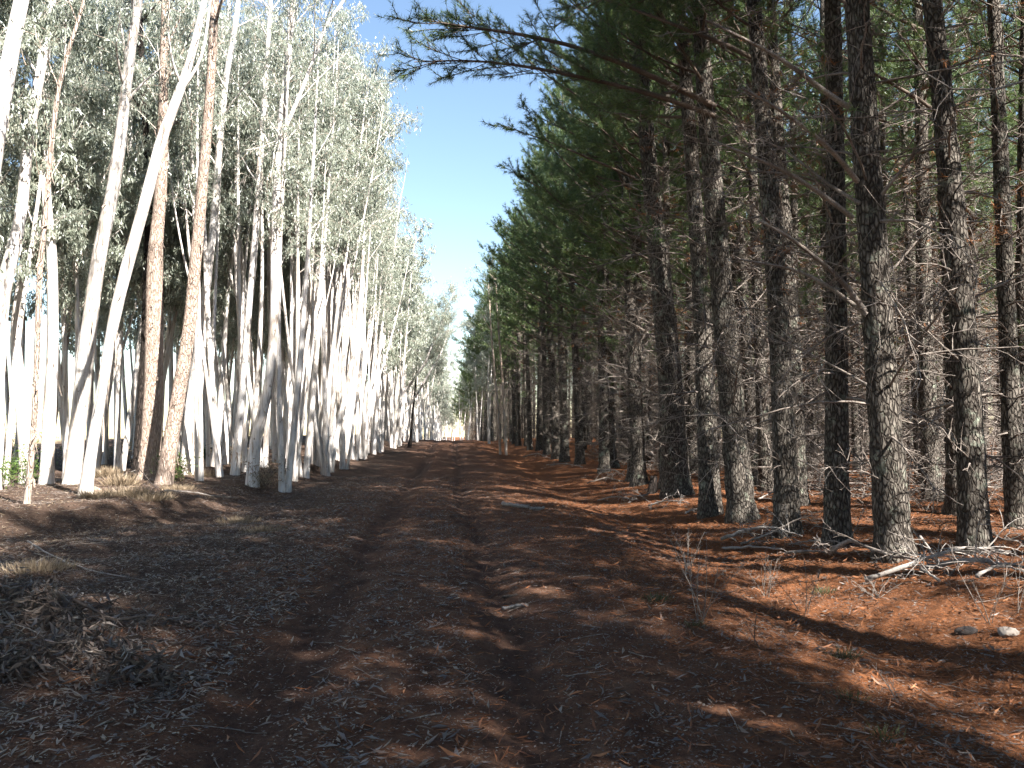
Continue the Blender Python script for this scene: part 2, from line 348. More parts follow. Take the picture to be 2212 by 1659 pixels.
# gums whose trunks the photo shows singly: (pixel path from foot to frame top with widths), bark, label
def hero_gum(paths, bark, label, H=16., foot=None, z0=8., name='gum_tree', ndepth=0., leafk=.75, nleaf=24, limb_top=None):
    u, v = foot or paths[0][0][:2]; p0, dep = hit(u, v)
    base = np.array([p0[0], p0[1], gz(p0[0], p0[1])]); st = []
    for path in paths:
        P = [at(a, b, dep + ndepth * k) for k, (a, b, w) in enumerate(path)]; rad = [w / FPX * dep / 2 for a, b, w in path]
        P = [p - base for p in P]
        if path is paths[0] and not foot: P[0][2] = -.12
        d = norm(P[-1] - P[-2]); d = norm(d * .7 + np.array([0, 0, .5])); top = H * rng.uniform(.92, 1.05) if limb_top is None or path is paths[0] else P[-1][2] + limb_top; k = 0; r_e = rad[-1]; z_e = P[-1][2]
        sw = rng.normal(size=2) * .05
        while P[-1][2] < top and k < 14:
            d = norm(d + np.array([sw[0] + rng.normal() * .05, sw[1] + rng.normal() * .05, .06])); P.append(P[-1] + d * 1.3); k += 1
            rad.append(max(r_e * (1 - (P[-1][2] - z_e) / (top - z_e + 2.)), .012))
        Q, q = resample(P, rad, 40)
        if path is paths[0]: q = q * (1 + .25 * np.exp(-np.maximum(Q[:, 2], 0) / .2))
        st.append((Q, q))
    tr, cr = gum_parts(st, z0, leafk=leafk, bark=bark, sides=14, nleaf=nleaf)
    o = empty(name, base); tag(o, label, 'tree', 'gum trees along the left bank')
    for part in (tr, cr): col.objects.link(part); part.parent = o
    m = MB(); Q, q = st[0]                        # loose ribbons of bark hanging from the trunk
    for _ in range(16 if bark == 'gum' else 34):
        i = min(int(rng.random() ** 1.5 * 26) + 1, 36); a = rng.uniform(-2.6, .6); L = rng.uniform(.15, .9) if bark == 'gum' else rng.uniform(.08, .3); nrm = np.array([cos(a), sin(a), 0]); tg = np.array([-sin(a), cos(a), 0]); w = rng.uniform(.008, .03); n = 7
        t = np.linspace(0, 1, n)[:, None]; c = Q[i] + nrm * (q[i] * 1.0) + nrm * (t ** 2 * rng.uniform(.01, .12) + .004) - np.array([0, 0, 1.]) * t * L + tg * (np.sin(t * rng.uniform(2, 6)) * .03)
        if (Q[i][2] - L) < .05: continue
        tw = rng.uniform(-1.5, 1.5); e = (tg * np.cos(t * tw) + nrm * np.sin(t * tw)) * w * (1 - .6 * t); j = np.arange(n - 1)[:, None] * 2
        m.add(np.stack([c + e, c - e], 1).reshape(-1, 3), j + [[0, 1, 3, 2]])
    if m.n: m.build('peeling_bark', M['redbranch' if bark == 'gum' else bark], True, o)['kind'] = 'stuff'
    taken.append((base[0], base[1])); return o

hero_gum([[(153, 1045, 32), (172, 886, 31), (187, 753, 31), (200, 653, 30), (213, 553, 29), (240, 433, 28), (257, 333, 27), (267, 233, 24), (283, 100, 21), (300, 0, 18)]], 'gum',
         'thick straight white gum leaning right, just behind the foremost pale gum at the bank edge', 17)
hero_gum([[(183, 1070, 28), (200, 953, 24), (220, 853, 24), (233, 753, 23), (253, 653, 25), (280, 553, 25), (296, 500, 24), (323, 400, 23), (343, 316, 22), (370, 240, 20), (403, 166, 17), (423, 83, 14), (443, 0, 12)],
          [(396, 190, 8), (425, 150, 7), (440, 117, 6), (447, 60, 5), (455, 0, 5)]], 'gum',
         'long white gum slanting far to the right across the two rough-barked trunks', 17)
hero_gum([[(100, 1046, 27), (107, 886, 26), (115, 753, 24), (113, 620, 23), (113, 553, 22), (98, 420, 18), (103, 266, 16), (97, 190, 14), (104, 60, 12), (108, 0, 11)]], 'gum',
         'upright white gum between the thin tan sapling and the thick leaning white gum', 16)
hero_gum([[(55, 1043, 24), (53, 970, 24), (48, 886, 25), (37, 786, 23), (32, 736, 20), (32, 686, 16), (45, 600, 12), (60, 480, 10), (70, 330, 9), (80, 100, 8), (85, 0, 7)]], 'gum',
         'white gum with a bent trunk bowing left above its foot, near the left frame edge', 15)
hero_gum([[(57, 1090, 13), (65, 1010, 13), (72, 953, 13), (78, 820, 12), (82, 686, 12), (87, 553, 11), (96, 500, 11), (110, 316, 10), (126, 186, 9), (147, 110, 8), (173, 33, 7), (185, 0, 6)]], 'tan',
         'thin tan sapling standing foremost on the bank at the far left', 11, z0=6.6, leafk=.4)
hero_gum([[(-22, 1060, 40), (-15, 900, 40), (-8, 760, 38), (2, 640, 34), (30, 533, 27), (50, 450, 24), (55, 333, 22), (67, 266, 20), (86, 166, 19), (100, 60, 17), (110, 0, 16)]], 'gum',
         'stout white gum entering at the left frame edge and kinking upward to the right', 17)
hero_gum([[(-110, 1080, 46), (-80, 800, 44), (-45, 520, 40), (0, 240, 34), (22, 120, 31), (40, 30, 29), (46, 0, 28)]], 'gum',
         'white gum whose trunk crosses only the top left corner of the picture', 17, z0=10)
hero_gum([[(320, 1035, 48), (330, 886, 42), (333, 753, 37), (333, 620, 34), (336, 520, 28), (347, 433, 24), (352, 300, 22), (353, 200, 20), (358, 0, 18)]], 'stringy',
         'upright rough pinkish-brown barked trunk, the thickest on the left bank', 17, name='stringybark_tree')
hero_gum([[(293, 1022, 16), (300, 930, 17), (307, 853, 17), (315, 686, 16), (322, 480, 15), (320, 366, 14), (313, 233, 13), (303, 83, 12), (300, 0, 11)]], 'darkbark',
         'near-black trunk hard against the left side of the thick rough-barked tree', 16, name='stringybark_tree')
hero_gum([[(352, 1046, 36), (377, 903, 30), (397, 786, 27), (413, 686, 26), (422, 553, 24), (430, 500, 23), (436, 400, 23), (446, 300, 22), (456, 166, 20), (463, 0, 18)]], 'stringy',
         'rough brown trunk leaning right from beside the foot of the thickest rough-barked tree', 17, name='stringybark_tree')
hero_gum([[(402, 1025, 29), (407, 940, 25), (413, 853, 20), (430, 753, 19), (443, 653, 18), (453, 553, 17), (461, 500, 17), (468, 400, 16), (477, 266, 15), (490, 150, 13), (510, 50, 11), (515, 0, 10)]], 'gum',
         'white gum rising just right of the leaning rough-barked trunk', 17)
hero_gum([[(545, 1050, 26), (548, 960, 25), (572, 880, 22), (586, 800, 21), (594, 686, 20), (592, 553, 20), (600, 400, 19), (610, 233, 16), (626, 100, 13), (634, 0, 11)],
          [(606, 300, 10), (650, 200, 9), (680, 120, 8), (700, 60, 7), (745, 0, 6)]], 'gum',
         'white gum at the bank lip with a slanted foot, nearest the track on the left', 17)
hero_gum([[(507, 1026, 18), (515, 930, 17), (521, 886, 17), (533, 720, 16), (548, 553, 14), (562, 350, 12), (575, 150, 10), (585, 0, 9)]], 'gum',
         'slender grey-white gum left of and behind the bank-lip gum with the slanted foot', 16)
hero_gum([[(492, 1003, 16), (480, 880, 15), (462, 760, 13), (455, 680, 12), (470, 500, 11), (480, 250, 10), (495, 0, 8)]], 'gum',
         'grey shaded gum bowing to the left between two paler gums', 15)
hero_gum([[(687, 1000, 18), (697, 886, 16), (703, 760, 15), (706, 640, 14), (715, 520, 12), (725, 400, 10), (740, 250, 7)]], 'gum',
         'white gum with straight trunk at the bank foot beyond the bank-lip gum', 15, z0=6.5)
hero_gum([[(730, 990, 15), (735, 886, 14), (738, 825, 14), (727, 686, 11), (722, 560, 9), (725, 400, 7)], [(738, 825, 10), (752, 750, 10), (750, 640, 9), (760, 500, 8), (765, 380, 6)]], 'gum',
         'white gum dividing into a Y of two stems low down, mid-distance on the left', 15, z0=6.)
hero_gum([[(747, 990, 16), (757, 900, 15), (769, 800, 14), (777, 700, 13), (781, 600, 11), (790, 450, 9)]], 'gum',
         'white gum leaning towards the track just right of the Y-stemmed gum', 15, z0=6.)
hero_gum([[(790, 977, 15), (795, 900, 13), (802, 820, 12), (800, 700, 11), (805, 560, 8)], [(797, 880, 9), (815, 800, 8), (832, 700, 7), (845, 600, 5)]], 'gum',
         'white gum with a side stem fanning to the right, past the leaning gum', 15, z0=6.)
hero_gum([[(860, 962, 14), (866, 900, 13), (870, 845, 13), (866, 770, 9), (856, 700, 8), (850, 620, 6)], [(870, 850, 7), (890, 825, 6), (915, 790, 5.5), (935, 745, 5), (955, 700, 4)], [(876, 890, 5), (905, 845, 4.5), (930, 800, 4), (950, 770, 3)]], 'gum',
         'far gum at the track edge with two dark limbs reaching over the track', 13, z0=4.2, leafk=2.4, nleaf=46, limb_top=1.3)
# more gums, told apart only by the mass they stand in
def gum_row(X0, drift, ya, yb, step, near, label, group, side_lean=0.):
    y = ya
    while y < yb:
        x = X0 + drift * (y - 18) + rng.normal() * .45; yy = y + rng.normal() * .4
        if free(x, yy, .85) and x > -.62 * yy - 1.5 and (yy > 23.5 or x < -9.5) and (yy > 17 or x > -6):
            set_ = ((GN if X0 > -8 else GD) if yy < near else GF)
            if yy < near and rng.random() < .10: set_ = GT
            gum_tree(set_[rng.integers(len(set_))], x, yy, rng.uniform(0, 6.3), rng.uniform(.86, 1.06), label, group, (rng.normal() * .03, side_lean + rng.normal() * .03))
        y += step * rng.uniform(.7, 1.3)
g1 = 'gums of the front rows', 'slender white-trunked gum in the crowded front rows of the left bank'
g2 = 'gums of the deep left stand', 'pale gum standing deep inside the left stand behind the front rows'
g3 = 'gums beyond the crest', 'far sunlit gum on the left beyond the crest of the track'
gum_row(-4.7, .013, 24, 74, 1.6, 48, g1[1], g1[0], .03)
gum_row(-6.3, .014, 22, 74, 1.7, 48, g1[1], g1[0], .035)
gum_row(-5.5, .013, 25, 62, 2.3, 48, g1[1], g1[0], .04)
for X0, ya, st in ((-8.4, 15, 1.9), (-10.8, 18, 2.2), (-13.4, 21, 2.6), (-16.4, 26, 3.2)):
    gum_row(X0, .01, ya, 66, st, 40, g2[1], g2[0])
gum_row(-3.0, .002, 76, 240, 3.4, 0, g3[1], g3[0], .02); gum_row(-6.5, .0, 76, 200, 4.2, 0, g3[1], g3[0], .02)

# the left stand carries on beside and behind the camera
for X0 in (-8.6, -11.2, -14.5):
    y = -16.
    while y < -X0 / .62 - 4:
        gum_tree(GD[rng.integers(4)], X0 + rng.normal() * .5, y + rng.normal() * .5, rng.uniform(0, 6.3), rng.uniform(.9, 1.1), 'gum standing to the left of and behind where the picture was taken', 'gums beside and behind the camera'); y += rng.uniform(2.2, 3.6)
for x, y, sx, ln in ((-2.6, 70, .8, .10), (-2.9, 79, .95, .08), (-2.2, 88, 1., .06), (-2.4, 97, 1.05, .06), (-1.8, 112, 1.1, .06), (-1.6, 130, 1.1, .05), (-1.5, 150, 1.15, .05), (-1.2, 172, 1.15, .04), (.3, 196, 1.1, .02), (-.8, 215, 1.2, .02), (1.2, 228, 1.15, -.02), (.2, 245, 1.2, 0)):
    gum_tree(GF[rng.integers(3)], x, y, rng.uniform(0, 6.3), sx, 'far gum at the left track edge near the crest, leaning over the gap', 'gums leaning over the far gap', (0, ln))
# ------------------------------------------------------------------ pine trees
def sway(seed):
    r = np.random.default_rng(seed); a = r.uniform(-.1, .1, 4); p = r.uniform(0, 6, 2)
    return lambda z: np.stack([a[0] * np.sin(z * .35 + p[0]) - a[0] * sin(p[0]), a[1] * np.sin(z * .3 + p[1]) - a[1] * sin(p[1])], -1)
def pine_trunk(seed, H, r0, sides=12):
    f = sway(seed); r = np.random.default_rng(seed + 5); z = np.concatenate([[-.15], np.linspace(0, 1.2, 8), np.linspace(1.4, H, 60)])
    t = np.clip(z / H, 0, 1); rad = r0 * (1 - t) ** .85 + .012 + r0 * .32 * np.exp(-np.maximum(z, 0) / .3)
    n = len(z); rad = rad * (1 + .035 * np.sin(z * 11 + 1) + r.normal(size=n) * .02)
    lump = 1 + r.normal(size=(n, sides)) * .025 + .05 * np.sin(np.arange(sides) * 2 * pi / sides * 3 + 1)[None] * np.exp(-np.maximum(z, 0) / .5)[:, None]
    m = MB(); m.tube(np.concatenate([f(z), z[:, None]], 1), rad, sides, 0, False, lump)
    return m.build('trunk', M['pine'], True, None, False)
def dead_branch(m, p, d, L, r0, tw=7, droop=-.5, mi=0, n=7):
    C = curve(p, d, L, n, .45, droop); m.tube(C, np.linspace(r0, r0 * .22, n), 4 if r0 < .02 else 6, mi)
    for k in range(tw):
        i = rng.integers(1, n - 1) if tw > 2 else n - 2; dd = norm(C[i + 1] - C[i]) * .8 + rng.normal(size=3) * (.65, .65, .45) + (0, 0, rng.choice([-.35, .25]))
        l = L * rng.uniform(.15, .42); B = curve(C[i] + (C[i + 1] - C[i]) * rng.random(), dd, l, 5, 1.3, rng.uniform(-.5, .9))
        m.tube(B, np.linspace(max(r0 * .42, .006), .0034, 5), 3, mi)
        if rng.random() < .4: m.tube(curve(B[2], norm(B[3] - B[2]) + rng.normal(size=3) * .6, l * .5, 4, 1.2, .4), np.linspace(.0045, .0025, 4), 3, mi)
    return C
def live_branch(m, p, d, L, r0, TP, TD, up=.25, dens=1.):
    n = 8; C = curve(p, d, L, n, .3, up); m.tube(C, np.linspace(r0, .006, n), 4, 1)
    ns = int(L * 7.2 * dens) + 2
    for k in range(ns):
        w = rng.uniform(.22, 1.); i = min(int(w * (n - 1)), n - 2); q = C[i] + (C[i + 1] - C[i]) * (w * (n - 1) - i)
        t = norm(C[i + 1] - C[i]); s = norm(np.cross(t, [0, 0, 1])) * (1 if k % 2 else -1)
        dd = t * .75 + s * rng.uniform(.2, 1.) + np.array([0, 0, rng.uniform(-.5, .7)])
        l = rng.uniform(.25, .75) * (1.15 - .5 * w) * min(1, L / 1.6)
        B = curve(q, dd, l, 4, .5, .5); m.tube(B, np.linspace(.007, .003, 4), 3, 1)
        nt = max(2, int(l / .13))
        for a in np.linspace(.4, 1., nt): 
            j = min(int(a * 3), 2); TP.append(B[j] + (B[j + 1] - B[j]) * (a * 3 - j)); TD.append(norm(B[j + 1] - B[j]))
    for a in np.linspace(.72, 1., 4):
        j = min(int(a * (n - 1)), n - 2); TP.append(C[j] + (C[j + 1] - C[j]) * (a * (n - 1) - j)); TD.append(norm(C[j + 1] - C[j]))
def pine_parts(seed, H, edge, lod=0, zoff=0.):
    f = sway(seed); dead = MB(); cr = MB(); TP = []; TD = []; BP = []; BD = []
    z = .9
    while z < H - .3:
        nb = rng.integers(3, 6) if z < 8 and edge else rng.integers(4, 8) if z < 4 else rng.integers(3, 6) if z < 8 else rng.integers(4, 6); a0 = rng.uniform(0, 6.3)
        if lod: nb = min(nb, 4)
        for k in range(nb):
            az = a0 + k * 2 * pi / nb + rng.normal() * .3; s = cos(az - pi)
            zl = zoff + 7.6 - 2.2 * s + rng.normal() * .4 if edge else 8.3 + rng.normal() * .7
            p = np.append(f(np.array(z)), z + rng.normal() * .1); o = np.array([cos(az), sin(az), 0])
            if z >= zl and rng.random() < ((.25 if s < -.1 else .0) if edge else .08): continue
            if z < zl:
                L = rng.uniform(.5, 1.6 if edge else 2.2) if z < 1.8 else rng.uniform(.9, 2.9) * (.75 + .25 * (s if edge else .5))
                if rng.random() < .25: L *= .35
                el = rng.uniform(-.15, .65); dd = o * cos(el) + np.array([0, 0, sin(el)])
                C = dead_branch(dead, p, dd, L, rng.uniform(.009, .021), (5 if lod else int(3 + L * 3.2)), rng.uniform(-1., .1))
                if z > 3.6 and rng.random() < (.26 if edge else .38):
                    q = rng.random() < (.45 if edge else .7)
                    for _ in range(7): i = rng.integers(3, 7); (BP if q else TP).append(C[i] + rng.normal(size=3) * .12); (BD if q else TD).append(norm(C[-1] - C[-2]) + rng.normal(size=3) * .4)
            else:
                fr = (z - zl) / (H - zl); lm = (3.2 + 1.1 * s) if edge else 2.15
                L = (lm * (1 - fr) ** .65 * min(1, .55 + fr * 3) + .3) * rng.uniform(.5, 1.15); el = rng.uniform(.1, .6) + .45 * fr
                live_branch(cr, p, o * cos(el) + np.array([0, 0, sin(el)]), L, .012 + .008 * L, TP, TD, .3, .8 if lod else (1. if edge else .8))
        z += (rng.uniform(.34, .58) if z < 9 else rng.uniform(.4, .72)) if not lod else rng.uniform(.5, .75)
    TP.append(np.append(f(np.array(H)), H)); TD.append(np.array([0, 0, 1.]))
    TP = np.array(TP); TD = np.array(TD)
    if lod: needles(cr, TP, TD, 11, .20, .022, .6, 0)
    else: needles(cr, TP, TD, 28 if edge else 20, .165, .0105, .75, 0)
    if BP: needles(cr, np.array(BP), np.array(BD), 14, .13, .009, .6, 2)
    return dead.build('dead_twigs', M['dead'], True, None, False), cr.build('crown', [M['needle'], M['twig'], M['brown_needle']], True, None, False)
PH = 18.
class PV: pass
def variant(seed, H, edge, lod, r0, zoff=0.):
    v = PV(); v.seed = seed; v.H = H; v.trunk = pine_trunk(seed, H, r0, 12 if not lod else 8); v.dead, v.crown = pine_parts(seed, H, edge, lod, zoff); return v
PE = [variant(100 + k, rng.uniform(16.5, 18.5), True, 0, .19) for k in range(4)]
PN = [variant(150 + k, rng.uniform(16.5, 18.5), True, 0, .19, 1.5) for k in range(3)]
PI_ = [variant(200 + k, rng.uniform(16, 18), False, 0, .165) for k in range(3)]
PF = [variant(300 + k, rng.uniform(16, 18), True, 1, .18) for k in range(2)]
ptaken = []
def pine_tree(v, x, y, rz, s, label, group, lean=(0, 0), trunk=None):
    o = empty('pine_tree', (x, y, gz(x, y)), (lean[0], lean[1], rz), s); tag(o, label, 'tree', group)
    if trunk is not None: trunk.parent = o; col.objects.link(trunk)
    else: child('trunk', v.trunk, o)
    child('dead_twigs', v.dead, o, None, 'stuff'); child('crown', v.crown, o); ptaken.append((x, y)); return o

HP = [  # foot u, v, width at breast height, u up the trunk, v there, label
    (2105, 1190, 52, 2078, 300, 'dark shaded pine trunk second from the right frame edge at the forest front'),
    (1932, 1205, 64, 1885, 500, 'thickest pine trunk, nearest the camera, with pale dead limbs slanting up left'),
    (1808, 1177, 46, 1812, 500, 'brightly sunlit pine trunk between the thickest pine and a darker pine'),
    (1700, 1156, 46, 1682, 500, 'straight grey pine trunk immediately left of the brightly sunlit pine'),
    (1603, 1124, 52, 1552, 600, 'left-leaning pine trunk with a flared foot behind the front branch litter'),
    (1535, 1114, 40, 1512, 700, 'pine trunk close against the left of the leaning flared pine'),
    (1462, 1072, 54, 1438, 700, 'broad dark pine trunk with a small black stump at its left foot'),
    (1380, 1048, 29, 1365, 600, 'narrow pale pine trunk to the left of the small black stump'),
    (1315, 1010, 32, 1298, 600, 'very dark pine trunk standing behind the sunlit mound of needles'),
    (1202, 991, 17, 1193, 700, 'small bright-footed pine trunk at the verge in mid-distance'),
    (2015, 1082, 36, 2000, 500, 'pine trunk with a bright right edge seen between the two nearest big trunks'),
    (2196, 1142, 36, 2185, 600, 'dappled pine trunk cut by the right frame edge'),
    (1722, 1090, 36, 1716, 600, 'shadowed pine trunk tucked behind the straight grey pine'),
    (1655, 1062, 26, 1640, 600, 'thin pine trunk behind and right of the leaning flared pine'),
]
hero = {}
for k, (u, v, w, u2, v2, lab) in enumerate(HP):
    p, d = hit(u, v); r0 = w / FPX * d / 2; q = at(u2, v2, d); h = q[2] - p[2]; lx = math.atan2(float(np.dot(q - p, _r)) * .8, h)
    vv = (PN[k % 3] if d < 21 else PE[k % 4]) if p[0] < 8 else PI_[k % 3]
    o = pine_tree(vv, p[0], p[1], rng.normal() * .2, 1., lab, 'pine trunks along the forest front', (0, lx), pine_trunk(vv.seed, vv.H, r0 * 1.07, 20)); hero[k] = (o, p, d)
bpy.context.view_layer.update()
def local(o, P): 
    m = np.array(o.matrix_world.inverted()); P = np.asarray(P); return P @ m[:3, :3].T + m[:3, 3]
# the pale dead limbs of the nearest pine
o, p, d = hero[1]
limbs = [([(1872, 680, 0), (1800, 625, .15), (1737, 587, .25), (1659, 570, .3), (1590, 560, .3)], .030), ([(1868, 672, 0), (1815, 600, -.1), (1758, 553, -.2), (1690, 500, -.35), (1640, 478, -.4)], .036),
         ([(1842, 470, 0), (1790, 430, -.1), (1712, 377, -.25), (1659, 353, -.3), (1580, 320, -.3), (1530, 300, -.3)], .033), ([(1852, 392, 0), (1820, 350, -.2), (1792, 320, -.3), (1742, 277, -.5), (1659, 220, -.7), (1600, 190, -.8)], .034),
         ([(1858, 440, 0), (1790, 400, .2), (1733, 353, .4), (1690, 320, .5), (1640, 300, .5)], .024), ([(1838, 235, 0), (1779, 197, 0), (1719, 147, -.1), (1659, 110, -.2), (1606, 83, -.3), (1523, 43, -.4)], .036),
         ([(1872, 830, 0), (1800, 790, .2), (1700, 740, .3), (1640, 700, .3)], .016), ([(1905, 420, 0), (1945, 370, -.2), (1985, 320, -.3), (2060, 290, -.3)], .022)]
for pts, r0 in limbs:
    P = local(o, [at(a, b, d + c) for a, b, c in pts]); Q, q = resample(P, np.linspace(r0, r0 * .35, len(P)), 12); m = MB(); m.tube(Q, q, 7, 0)
    for _ in range(9):
        i = rng.integers(3, 11); dead_branch(m, Q[i], norm(Q[i] - Q[i - 1]) + rng.normal(size=3) * .55, rng.uniform(.3, .9), .007, 2, rng.uniform(-.6, .5), 0, 5)
    m.build('dead_branch', M['dead'], True, o)
# two live boughs reaching out over the track
def bough(k, pts, r0, name='overhanging_bough'):
    o, p, d0 = hero[k]; P = local(o, [at(a, b, dd) for a, b, dd in pts]); Q, q = resample(P, np.linspace(r0, .008, len(P)), 14); m = MB(); m.tube(Q, q, 6, 1); TP = []; TD = []
    for k in range(24):
        i = rng.integers(3, 13); s = norm(np.cross(Q[i + 1 if i < 13 else i] - Q[i - 1], [0, 0, 1])) * rng.choice([-1, 1])
        live_branch(m, Q[i], norm(Q[i] - Q[i - 1]) * .9 + s * rng.uniform(.2, .8) + (0, 0, rng.uniform(-.4, .35)), rng.uniform(.35, 1.1), .008, TP, TD, .2, 1.)
    needles(m, np.array(TP), np.array(TD), 20, .13, .007, .6, 0)
    return m.build(name, [M['needle'], M['twig']], True, o, True)
bough(4, [(1545, 230, 15.0), (1400, 160, 14.6), (1250, 100, 14.2), (1110, 70, 13.8), (1000, 58, 13.5), (900, 40, 13.2)], .06)
bough(4, [(1545, 250, 15.0), (1400, 200, 14.8), (1250, 165, 14.5), (1110, 138, 14.2), (1000, 128, 14.), (895, 134, 13.8)], .05)
bough(2, [(1800, -20, 12.1), (1700, -60, 11.8), (1500, -40, 11.5), (1350, -30, 11.3), (1200, -20, 11.)], .05)

pg = {'front': ('pines of the front row further on', 'pine in the front row farther along the right verge, past the bright-footed trunk'),
      'deep': ('pines deep in the plantation', 'dim pine trunk deep in the plantation behind the front row on the right'),
      'far': ('pines beyond the crest', 'far dark pine on the right verge near and beyond the crest'),
      'out': ('pines beside and behind the camera', 'tall plantation pine to the right of and behind where the picture was taken')}
def pfree(x, y, d): return all((x - a) ** 2 + (y - b) ** 2 > d * d for a, b in ptaken)
def pine_row(X0, ya, yb, step, key, setf, ang=None, narrow=0., dmin=1.5):
    y = ya
    while y < yb:
        if key in ('deep', 'front') and rng.random() < (.22 if X0 < 6 else .12 if X0 < 9 else 0): y += step; continue
        if key == 'out' and X0 > 10 and y > -8 and rng.random() < .4: y += step; continue
        x = X0 - narrow * max(0, y - 32) + rng.normal() * .28; yy = y + rng.normal() * .35
        if pfree(x, yy, dmin) and (key == 'out' or x < .72 * yy + 1.5):
            S = setf(yy); g, l = pg[key]
            pine_tree(S[rng.integers(len(S))], x, yy, rng.normal() * .35 if ang is None else rng.uniform(0, 6.3), rng.uniform(.86, 1.08) if key != 'out' or X0 > 9 else rng.uniform(1.02, 1.2), l, g, (rng.normal() * .012, rng.normal() * .015))
        y += step * rng.uniform(.85, 1.15)
pine_row(5.8, 18.5, 74, 2.6, 'front', lambda y: PE if y < 42 else PF, None, .022)
pine_row(8.3, 12, 72, 2.7, 'deep', lambda y: PN if y < 20 else PE if y < 42 else PF, None, .015)
for k, X0 in enumerate((10.8, 13.3, 15.8, 18.4, 21., 23.8, 26.8, 30, 33.5, 37.5)):
    pine_row(X0, X0 / .74 + .5, 60, 2.5 + .1 * k, 'deep', lambda y: PI_ if y < 70 else PF, 1)
pine_row(4.2, 75, 200, 3.2, 'far', lambda y: PF, None, 0); pine_row(7.5, 78, 190, 5., 'far', lambda y: PF, None, 0)
for k, X0 in enumerate((5.9, 8.9, 12.4, 16.4, 20.5)):
    pine_row(X0, -24, X0 / .72 - 1.6, 2.7 if X0 < 6 else 3.0 if X0 < 9 else 3.9, 'out', lambda y: PE if X0 < 9 else PI_, None if X0 < 9 else 1)

# the rest of the plantation, too far in to tell trunks apart: one mass
m = MB(); TP = []; TD = []
for X0 in np.arange(6.5, 52, 3.0):
    for y in np.arange(58 if X0 > 9 else 76, 128 - X0 * .75, 3.0) if X0 < 38 else np.arange(46, 90, 3.2):
        x = X0 + rng.normal() * .5; yy = y + rng.normal() * .6; zb = gz(x, yy); H = rng.uniform(15.5, 18); r0 = rng.uniform(.13, .19)
        if not pfree(x, yy, 1.4): continue
        z = np.linspace(-.1, H, 9); m.tube(np.stack([x + .06 * np.sin(z * .4 + x), yy + 0 * z, zb + z], 1), r0 * (1 - z / H * .92), 6, 0)
        for k in range(64):
            z = rng.uniform(.0, 1.) ** 1.3 * 9.7 + .6; az = rng.uniform(0, 6.3); e = rng.uniform(-.2, .6); L = rng.uniform(.6, 2.4)
            C = curve((x, yy, zb + z), (cos(az), sin(az), e), L, 5, .5, -.6); m.tube(C, np.linspace(.02, .008, 5), 3, 3)
            for _ in range(3): i = rng.integers(1, 4); m.tube(curve(C[i], norm(C[i + 1] - C[i]) + rng.normal(size=3) * .7, L * .4, 4, 1.2, .2), np.linspace(.011, .006, 4), 3, 3)
        n = 420; zz = rng.uniform(8.5, H, n); q = (1.9 * (1 - (zz - 8.5) / (H - 8.4)) ** .6 + .2) * rng.uniform(.2, 1., n) ** .6; az = rng.uniform(0, 6.3, n)
        TP.append(np.stack([x + np.cos(az) * q, yy + np.sin(az) * q, zb + zz], 1)); TD.append(np.stack([np.cos(az), np.sin(az), 0 * az + .5], 1))
needles(m, np.concatenate(TP), np.concatenate(TD), 7, .30, .04, .7, 2)
tag(m.build('distant_pine_wood', [M['pine'], M['dead'], M['needle'], M['twig']]), 'dark far depth of the pine plantation where trunks and dead twigs merge', None, None, 'stuff')

# ------------------------------------------------------------------ gums among the far right verge, saplings
for (u, v, top_u, top_v, w, lab) in ((1081, 981, 1061, 720, 6, 'thin bare gum pole, left of a pair standing before the pines in mid-distance'), (1094, 983, 1076, 700, 6, 'thin bare gum pole, right of a pair standing before the pines in mid-distance')):
    p, d = hit(u, v); b = np.array([p[0], p[1], gz(p[0], p[1])]); P = [at(u, v, d), at(u * .75 + top_u * .25 + 1, v * .7 + top_v * .3, d), at((u + top_u) / 2 + 2, (v + top_v) / 2, d), at(top_u, top_v, d), at(top_u - 6, top_v - 110, d)]
    Q, q = resample([x - b for x in P], np.array([w, w * .9, w * .8, w * .65, w * .2]) / FPX * d / 2, 26); Q[0, 2] = -.1
    tr, cr = gum_parts([(Q, q)], 6.5, leafk=.4, bark='redbranch', sides=7, nleaf=18); o = empty('gum_sapling', b); tag(o, lab, 'tree', 'bare gum poles')
    for t in (tr, cr): col.objects.link(t); t.parent = o
for k, (x, y, s) in enumerate(((3.3, 70, .8), (2.9, 84, .9), (2.4, 112, 1.05), (2.0, 140, 1.1))):
    gum_tree(GF[k % 3], x, y, rng.uniform(0, 6), s, 'far gum on the right verge leaning over the track among the pines', 'gums on the far right verge', (0, -.05))

